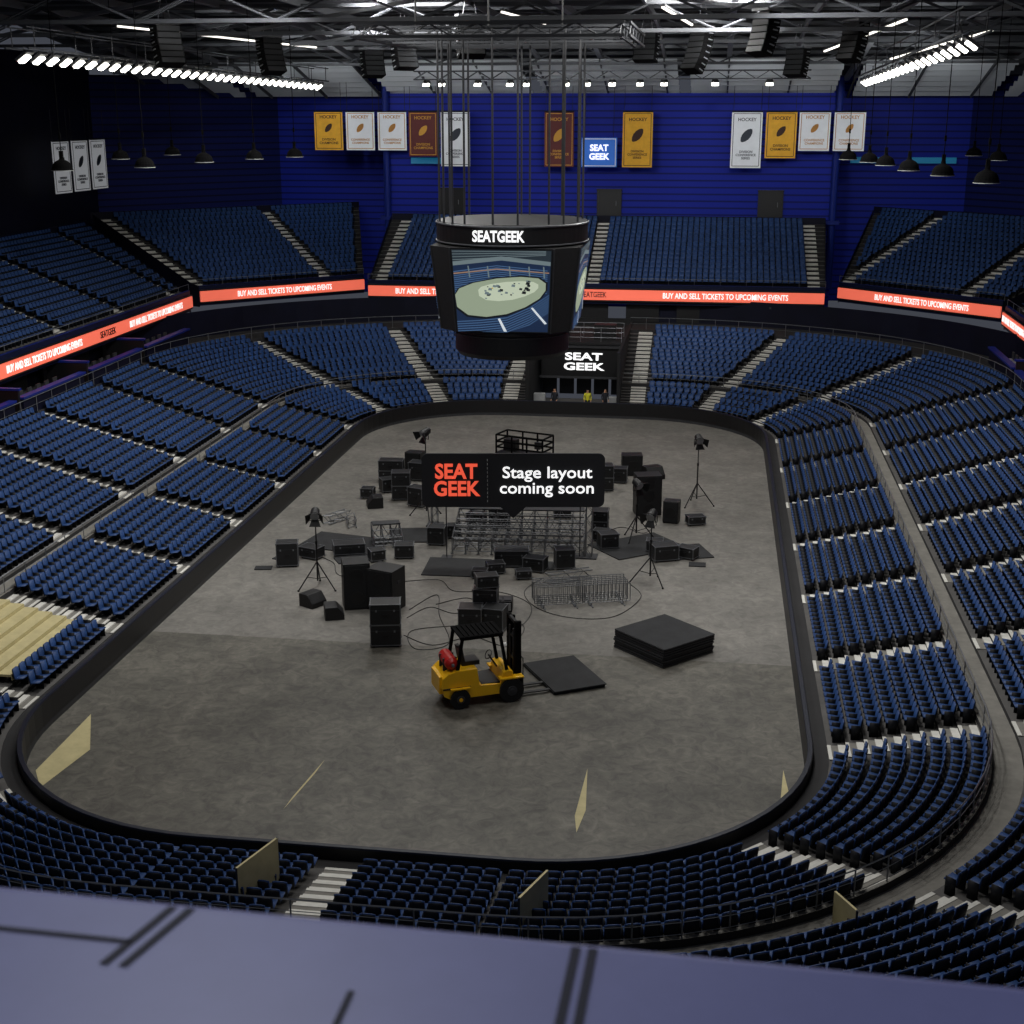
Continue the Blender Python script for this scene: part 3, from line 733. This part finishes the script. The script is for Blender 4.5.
for a in((-3.65,.4,.85,.7,.85,0),(-3.0,1.6,.7,.6,.6,10),(-2.2,3.6,.9,.6,.7,-10),(-1.1,4.0,1.0,.7,.9,5),(.5,-2.4,1.6,.8,.75,8),(1.7,-3.0,1.0,.7,.6,-12),(-.1,-3.6,.8,.6,.45,20),(-.7,-4.4,.7,.5,.35,0),(1.3,-4.2,.7,.5,.35,15),
          (4.8,1.0,.9,.7,.7,20),(4.4,2.1,.8,.6,.5,-10),(7.6,-.5,1.2,.8,.7,22),(8.7,-.1,.9,.6,.5,-25),(7.1,.8,.8,.6,.5,0),(3.0,-2.4,.9,.7,.9,15),(4.2,3.6,.8,.8,1.1,0),
          (-7.2,8.2,1.0,.8,1.5,10),(-6.0,7.0,.9,.7,1.0,-20),(-8.6,11.9,1.4,.8,1.2,5),(-7.0,12.4,1.2,.8,1.0,-8),(-8.3,9.6,.8,.7,.7,30),(-9.1,8.2,.7,.6,.5,0),(3.7,11.7,1.1,.8,1.4,10),(4.5,13.5,.9,.7,.8,0),
          (-5.2,9.4,.9,.7,1.0,12),(-4.2,8.2,.7,.6,.6,0),(-2.0,9,1,.8,1.0,4),(.6,9.5,1,.8,1,4),(2,6,.9,.7,.8,8),(-1,6.1,1.1,.7,.7,-8),(9.0,5.6,.9,.6,.4,18),(-9.2,-2.6,1.0,.7,.5,-20),(-4.8,-1.9,.9,.7,.6,10),(-7.6,-1.7,1.5,.9,.5,20),(-6.0,-2.6,.7,.6,.5,30)):
    road_case(a[0],a[1],a[2],a[3],a[4],rad(a[5]),stack=2 if a[4]>1.05 else 1)
speaker(5.1,15.4,1.2,.9,1.2,rad(8));speaker(6.4,7.3,1.35,1.0,2.15,rad(15));speaker(7.75,5.9,.8,.7,1.15,rad(-10));wedge(6.4,14.7,rad(-60),1.4);speaker(-7.6,13.8,1.0,.8,1.3,rad(-12));wedge(-8.3,6.5,rad(200),1.2)
def scaffold(name,x,y,w,d,h,nx,ny,rz):
    mb=MB()
    for i in range(nx+1):
        for j in range(ny+1):
            px=-w/2+w*i/nx;py=-d/2+d*j/ny;hh=h*(.6+.4*j/ny)
            mb.tube((px,py,0),(px,py,hh),.03,TUBE,5);mb.tube((px,py,0),(px,py,.04),.08,MGREY,6)
            if i<nx:
                qx=px+w/nx
                for zz in (.15,hh*.55,hh-.05): mb.tube((px,py,zz),(qx,py,zz),.022,TUBE,4)
                if (i+j)%2==0: mb.tube((px,py,.15),(qx,py,hh-.05),.02,TUBE,4)
                else: mb.tube((px,py,hh-.05),(qx,py,.15),.02,TUBE,4)
            if j<ny:
                qy=py+d/ny;h2=h*(.6+.4*(j+1)/ny)
                for zz in(.15,.5): mb.tube((px,py,hh*zz/.55 if zz>.2 else zz),(px,qy,hh*zz/.55 if zz>.2 else zz),.02,TUBE,4)
                mb.tube((px,py,hh-.05),(px,qy,h2-.05),.022,TUBE,4)
    for j in range(ny):
        if j==ny-1: mb.box((0,-d/2+d*(j+.5)/ny,h+.02),(w*.98,d/ny*.95,.06),DGREY)
        elif ny>3:
            hh=h*(.6+.4*(j+.5)/ny)
            mb.box((0,-d/2+d*(j+.5)/ny,hh),(w*.98,.12,.04),DGREY)
    return mb.obj(name,(x,y,0),rz)
scaffold('stage_scaffold',.45,.9,6.4,3.4,1.45,10,5,rad(4))
scaffold('scaffold_frame',-6.1,.0,1.4,1.3,1.0,3,2,rad(20))
def truss_piece(x,y,l,rz,z=.25):
    mb=MB();q=.2
    for a in(-q,q):
        for b in(-q,q): mb.tube((-l/2,a,z+b),(l/2,a,z+b),.03,TUBE,5)
    n=int(l/.4)
    for k in range(n):
        x0=-l/2+l*k/n;x1=-l/2+l*(k+1)/n;s=1 if k%2 else -1
        for a in(-q,q): mb.tube((x0,a,z-q*s),(x1,a,z+q*s),.016,TUBE,4);mb.tube((x0,-q*s,z+a),(x1,q*s,z+a),.016,TUBE,4)
    return mb.obj('box_truss_section',(x,y,0),rz)
truss_piece(-9.6,3.5,1.6,rad(60));truss_piece(-8.7,3.0,1.4,rad(110));truss_piece(3.4,-4.2,2.2,rad(30))
for x,y,h in((4.0,-.6,3.4),(-4.4,3.6,2.2)):
    mb=MB();q=.15
    for a in(-q,q):
        for b in(-q,q): mb.tube((a,b,0),(a,b,h),.022,TUBE,5)
    n=int(h/.35)
    for k in range(n):
        z0=h*k/n;z1=h*(k+1)/n;s=1 if k%2 else -1
        for a in(-q,q): mb.tube((-q*s,a,z0),(q*s,a,z1),.014,TUBE,4);mb.tube((a,-q*s,z0),(a,q*s,z1),.014,TUBE,4)
    mb.box((0,0,.03),(.8,.8,.06),DGREY);mb.obj('truss_tower',(x,y,0))
def barrier(mb,y,l=4.2,h=.95,dx=0,lean=0):
    x0=-l/2+dx
    m=2
    for k in range(m):
        a=x0+l*k/m+.04;b=x0+l*(k+1)/m-.04
        mb.path([(a,y,.15),(a,y+lean,h),(b,y+lean,h),(b,y,.15)],.022,TUBE,5,True)
        n=12
        for j in range(1,n): xx=a+(b-a)*j/n;mb.tube((xx,y,.15),(xx,y+lean,h),.011,TUBE,4)
        for xx in(a+.3,b-.3): mb.beam((xx,y-.3,.03),(xx,y+.3,.03),.05,.03,MGREY);mb.tube((xx,y,.03),(xx,y,.15),.02,TUBE,4)
mb=MB()
for k in range(6): barrier(mb,-.6+k*.24,dx=random.uniform(-.1,.1),lean=.05)
mb.obj('crowd_barrier_stack',(4.2,-6.9,0),rad(17))
mb=MB();mb.box((0,0,.4),(3.0,1.5,.35),BLACK)
for sx in(-1,1):
    for sy in(-1,1): mb.tube((sx*1.1,sy*.78-.1,.3),(sx*1.1,sy*.78+.1,.3),.3,RUB,16);mb.tube((sx*1.1,sy*.9-.02,.3),(sx*1.1,sy*.9+.02,.3),.15,DGREY,12)
for k in range(3):
    z=.6+k*.14
    for sy in(-.55,.55): mb.beam((-1.3,sy,z),(1.3,sy,z+.14),.08,.09,BLACK);mb.beam((1.3,sy,z),(-1.3,sy,z+.14),.08,.09,BLACK)
mb.box((0,0,1.0),(3.2,1.5,.12),BLACK)
for sx in(-1.55,-.5,.5,1.55):
    for sy in(-.7,.7): mb.tube((sx,sy,1.0),(sx,sy,2.15),.055,LAMPK,6)
for zz in(1.4,1.75,2.15):
    for sy in(-.7,.7): mb.tube((-1.55,sy,zz),(1.55,sy,zz),.055,LAMPK,6)
    for sx in(-1.55,1.55): mb.tube((sx,-.7,zz),(sx,.7,zz),.055,LAMPK,6)
mb.box((1.2,-.6,1.75),(.35,.25,.4),BLACK);mb.box((-1.0,.2,1.4),(.8,.5,.7),BLACK)
mb.obj('scissor_lift',(-1.3,15.5,0),rad(-20))
mb=MB();random.seed(11)
def cable(pts):
    out=[]
    for i in range(len(pts)-1):
        p0=Vector(pts[max(0,i-1)]);p1=Vector(pts[i]);p2=Vector(pts[i+1]);p3=Vector(pts[min(len(pts)-1,i+2)])
        for k in range(8):
            t=k/8;out.append(.5*((2*p1)+(p2-p0)*t+(2*p0-5*p1+4*p2-p3)*t*t+(3*p1-p0-3*p2+p3)*t**3))
    out.append(Vector(pts[-1]));mb.path([(p.x,p.y,.02) for p in out],.017,BLACK,5)
cable([(-3,-9),(-2.2,-7),(-1.6,-9.5),(-.6,-12.6),(-1.8,-13.4),(-2.4,-11.5),(-.6,-10.6)])
cable([(-2.6,-12),(-1.2,-12.9),(.2,-11.8),(1.8,-12.6),(2.2,-10.5),(1.4,-9.4)])
cable([(-4.2,-5.5),(-2.5,-5),(-1.5,-6.4),(.4,-6.2),(2.0,-7.5),(2.2,-9.5),(1.6,-11.5)])
cable([(2.2,-4),(1.6,-6),(2.4,-8),(4.0,-9.0),(5.8,-8.6),(6.8,-6),(6.2,-4.3)])
cable([(-2,-8.2),(-.8,-7.2),(0,-8.3),(-1,-9.2),(-2.2,-8.6),(-2.9,-10)])
cable([(4.2,2.8),(5.2,4.5),(6.4,3.6),(7.0,5.2)])
cable([(-9.5,-2),(-8,-3.2),(-7.2,-5),(-5.4,-5.6),(-4,-7)])
mb.obj('power_cables')

# forklift
mb=MB()
prof=[(-1.38,.42),(-1.46,.7),(-1.42,1.0),(-1.25,1.14),(-.95,1.2),(-.35,1.2),(-.28,.66),(.38,.62),(.48,.97),(.62,1.02),(.78,.97),(.8,.4),(.4,.3),(-.5,.3),(-1.2,.32)]
mb.prism(prof,-.58,.58,YEL)
mb.box((-1.33,0,.75),(.35,.9,.55),YEL)
mb.box((-1.0,0,.66),(.86,1.19,.05),BLACK)
mb.box((.1,0,.64),(.6,1.0,.06),BLACK)
for x,r in((.72,.38),(-.9,.31)):
    for s in(-1,1):
        mb.tube((x,s*.42,r),(x,s*.68,r),r,RUB,22);mb.tube((x,s*.6,r),(x,s*.695,r),r*.42,DGREY,16);mb.tube((x,s*.66,r),(x,s*.71,r),r*.2,YEL if x<0 else DGREY,10)
    for s in(-1,1): mb.box((x,s*.56,r*2+.03),(r*2,.26,.05),YEL)
mb.box((-.45,0,1.27),(.55,.5,.14),BLACK);mb.box((-.72,0,1.52),(.12,.48,.5),BLACK,R=Matrix.Rotation(rad(-10),3,'Y'))
mb.tube((-1.1,-.42,1.4),(-1.1,.36,1.4),.2,RED,16);mb.tube((-1.1,-.52,1.4),(-1.1,-.42,1.4),.1,RED,14,.2);mb.tube((-1.1,.36,1.4),(-1.1,.46,1.4),.2,RED,14,.1);mb.tube((-1.1,-.6,1.4),(-1.1,-.5,1.4),.05,MGREY,8)
for yy in(-.2,.18): mb.box((-1.1,yy,1.32),(.44,.05,.4),DGREY)
mb.tube((.45,0,.95),(.18,0,1.38),.03,BLACK,6)
pts=[Vector((.18,0,1.38))+Vector((.1*math.cos(t)*.8,.19*math.sin(t),.12*math.cos(t))) for t in [2*math.pi*k/14 for k in range(14)]]
mb.path(pts,.018,BLACK,5,True)
for s in(-.48,.48):
    mb.beam((-.95,s,1.12),(-.78,s,2.18),.09,.09,LAMPK);mb.beam((.62,s,.95),(.4,s,2.18),.09,.09,LAMPK);mb.beam((-.85,s,2.18),(.48,s,2.18),.1,.1,LAMPK)
for k in range(9): xx=-.8+k*.155;mb.box((xx,0,2.22),(.12,1.04,.05),LAMPK)
mb.box((-.18,0,2.19),(1.3,1.0,.02),LAMPK)
for s in(-.36,.36):
    mb.box((.98,s,1.28),(.14,.14,2.4),LAMPK);mb.box((1.08,s*.78,1.35),(.1,.1,2.2),LAMPK)
    mb.tube((.93,s*.5,.3),(.93,s*.5,2.2),.035,DGREY,8)
    mb.box((1.6,s*.8,.09),(.95,.13,.045),BLACK);mb.box((1.17,s*.8,.4),(.05,.13,.66),BLACK)
for z in(.35,1.2,1.9,2.42): mb.box((.98,0,z),(.1,.78,.09),BLACK)
for z in(.3,.7): mb.box((1.14,0,z),(.04,1.0,.1),BLACK)
for k in range(6): mb.box((1.14,-.45+.18*k,1.0),(.03,.035,.6),BLACK)
mb.box((1.14,0,1.3),(.03,.94,.04),BLACK)
for s in(-.4,.4): mb.tube((.5,s,1.8),(.62,s,1.8),.07,WHITE,10)
mb.obj('forklift',(1.62,-17.6,0),rad(27),bevel=.018,scale=1.2)

# ------------------------------------------------------------------ pin label built as a board in front of the stage, posts added
th=rad(98.19);rz=th-rad(90)
n=Vector((math.cos(th),math.sin(th),0));e=Vector((math.sin(th),-math.cos(th),0))
c=Vector((.42,-1.35,3.88));W_,H_=8.66,2.62
pts=[];r=.3
for cx,cz,a0 in((W_/2-r,H_/2-r,0),(-W_/2+r,H_/2-r,90),(-W_/2+r,-H_/2+r,180)):
    for k in range(5): t=rad(a0+22.5*k);pts.append((cx+r*math.cos(t),cz+r*math.sin(t)))
pts+=[(-.6,-H_/2),(0,-H_/2-.55),(.6,-H_/2)]
for k in range(5): t=rad(270+22.5*k);pts.append((W_/2-r+r*math.cos(t),-H_/2+r+r*math.sin(t)))
mb=MB();F=[c+e*x+Vector((0,0,z)) for x,z in pts];Bk=[p+n*.12 for p in F];k=len(F)
mb.add(F+Bk,[tuple(range(k)),tuple(range(k,2*k))[::-1]]+[(i,(i+1)%k,(i+1)%k+k,i+k) for i in range(k)],SIGNK)
for i in range(11): mb.box(c+e*-1.22-n*.02+Vector((0,0,-1.0+.2*i)),(.03,.03,.1),LGREY,rz=rz)
for s in(-3.2,3.2):
    b=c+e*s+n*.17;mb.tube((b.x,b.y,0),(b.x,b.y,c.z+1),.03,DGREY,6);mb.box((b.x,b.y,.03),(.5,.5,.05),DGREY)
so=mb.obj('pin_label_board')
text('SEAT\nGEEK',c+e*-2.7-n*.05,th,SORG,width=2.2,height=1.6,parent=so,bold=.03,line=.85)
text('Stage layout\ncoming soon',c+e*1.6-n*.05,th,WHITEE,width=4.45,height=1.5,parent=so,bold=.01,line=.95)

# ------------------------------------------------------------------ people
def person(x,y,rz,top,pose=0):
    J={'pel':(0,0,.95),'sp':(0,.0,1.2),'ch':(0,.0,1.4),'nk':(0,0,1.53),'hd':(0,-.02,1.66),'tp':(0,-.01,1.76),
       'ls':(-.19,0,1.43),'le':(-.25,.02,1.15),'lw':(-.22,-.12,.92),'lh':(-.21,-.16,.84),'rs':(.19,0,1.43),'re':(.26,.02,1.15),'rw':(.22,-.14,.93),'rh':(.2,-.18,.85),
       'lp':(-.1,0,.9),'lk':(-.12,-.02,.5),'la':(-.12,.03,.09),'lt':(-.12,-.14,.04),'rp':(.1,0,.9),'rk':(.13,-.03,.5),'ra':(.14,.03,.09),'rt':(.15,-.14,.04)}
    Rr={'pel':.14,'sp':.13,'ch':.15,'nk':.055,'hd':.1,'tp':.07,'ls':.07,'le':.045,'lw':.032,'lh':.035,'rs':.07,'re':.045,'rw':.032,'rh':.035,'lp':.1,'lk':.06,'la':.045,'lt':.04,'rp':.1,'rk':.06,'ra':.045,'rt':.04}
    E=[('pel','sp'),('sp','ch'),('ch','nk'),('nk','hd'),('hd','tp'),('ch','ls'),('ls','le'),('le','lw'),('lw','lh'),('ch','rs'),('rs','re'),('re','rw'),('rw','rh'),('pel','lp'),('lp','lk'),('lk','la'),('la','lt'),('pel','rp'),('rp','rk'),('rk','ra'),('ra','rt')]
    ks=list(J);me=bpy.data.meshes.new('person');me.from_pydata([J[k] for k in ks],[(ks.index(a),ks.index(b)) for a,b in E],[])
    o=bpy.data.objects.new('person',me);sc.collection.objects.link(o)
    sk=o.modifiers.new('skin','SKIN');
    for i,k in enumerate(ks): me.skin_vertices[0].data[i].radius=(Rr[k],Rr[k])
    me.skin_vertices[0].data[0].use_root=True
    ss=o.modifiers.new('ss','SUBSURF');ss.levels=1;ss.render_levels=1
    dg=bpy.context.evaluated_depsgraph_get();ev=o.evaluated_get(dg);m2=bpy.data.meshes.new_from_object(ev)
    o.modifiers.clear();o.data=m2;m2.materials.clear()
    for m in(top,CLOTH,SKIN,BLACK): m2.materials.append(m)
    for p in m2.polygons:
        cz=p.center.z;cx=abs(p.center.x)
        if cz>1.72 or (cz>1.6 and p.center.y>.03): k=3
        elif cz>1.5: k=2
        elif cz>1.0: k=0
        elif cx>.17 and .78<cz<.98: k=2
        else: k=1
        p.material_index=k;p.use_smooth=True
    o.location=(x,y,0.03);o.rotation_euler=(0,0,rz)
person(1.0,31.6,rad(5),HIVIS);person(-1.35,31.7,rad(-20),CLOTH);person(2.2,32.0,rad(30),CLOTH)

# ------------------------------------------------------------------ lights
def area(x,y,z,s,p,col=(1,.985,.955),rot=(0,0,0)):  # unseen area lamps added above the rink as fill light
    l=bpy.data.lights.new('overhead_fill','AREA');l.energy=p;l.color=col;l.size=s
    o=bpy.data.objects.new('overhead_fill',l);sc.collection.objects.link(o);o.location=(x,y,z);o.rotation_euler=rot
for x in(-8,8):
    for y,p in((-26,1050),(-4,2200),(16,2800)): area(x,y,27,5,p)
def spot(loc,tgt,p,ang=70,col=(1,1,1),blend=.8,r=.6):  # unseen spots added as fill for seats, walls, ceiling and parapet
    l=bpy.data.lights.new('fill_spot','SPOT');l.energy=p;l.color=col;l.spot_size=rad(ang);l.spot_blend=blend;l.shadow_soft_size=r
    o=bpy.data.objects.new('fill_spot',l);sc.collection.objects.link(o);o.location=loc
    o.rotation_euler=(Vector(tgt)-Vector(loc)).to_track_quat('-Z','Y').to_euler()
spot((-10,16,26.8),(-14,60,13),13500,78);spot((10,16,26.8),(14,60,13),13500,78)
spot((-10,2,26.8),(-36,22,6),12500,88);spot((10,2,26.8),(36,22,6),12000,88)
spot((-8,-12,26.8),(-22,-8,2),10000,85);spot((8,-12,26.8),(22,-8,2),9500,85)
spot((8,-20,26.8),(16,-36,2),3600,80);spot((-8,-20,26.8),(-14,-36,2),2600,80)
spot((0,20,26.0),(0,44,4),5500,60)
for x,y in((-22,26),(22,26),(-8,24),(8,24),(-22,40),(22,40),(0,38)): spot((x,y,23.0),(x*.9,y+16,25.4),1500,120,(.95,.98,1),1.0,.4)  # uplights added to brighten the ceiling
for x in(-26,-12,12,26): spot((x,44,21.6),(x,60,23),600,100,(.95,.98,1),1.0,.4)  # uplights added to brighten the slats
spot((6,-56,27),(9.3,-62.3,19.6),1150,60,(.9,.92,1))  # added overhead lamp that brightens the parapet
w=bpy.data.worlds.new('world');sc.world=w;w.use_nodes=True
w.node_tree.nodes['Background'].inputs[0].default_value=(.55,.6,.75,1);w.node_tree.nodes['Background'].inputs[1].default_value=.09
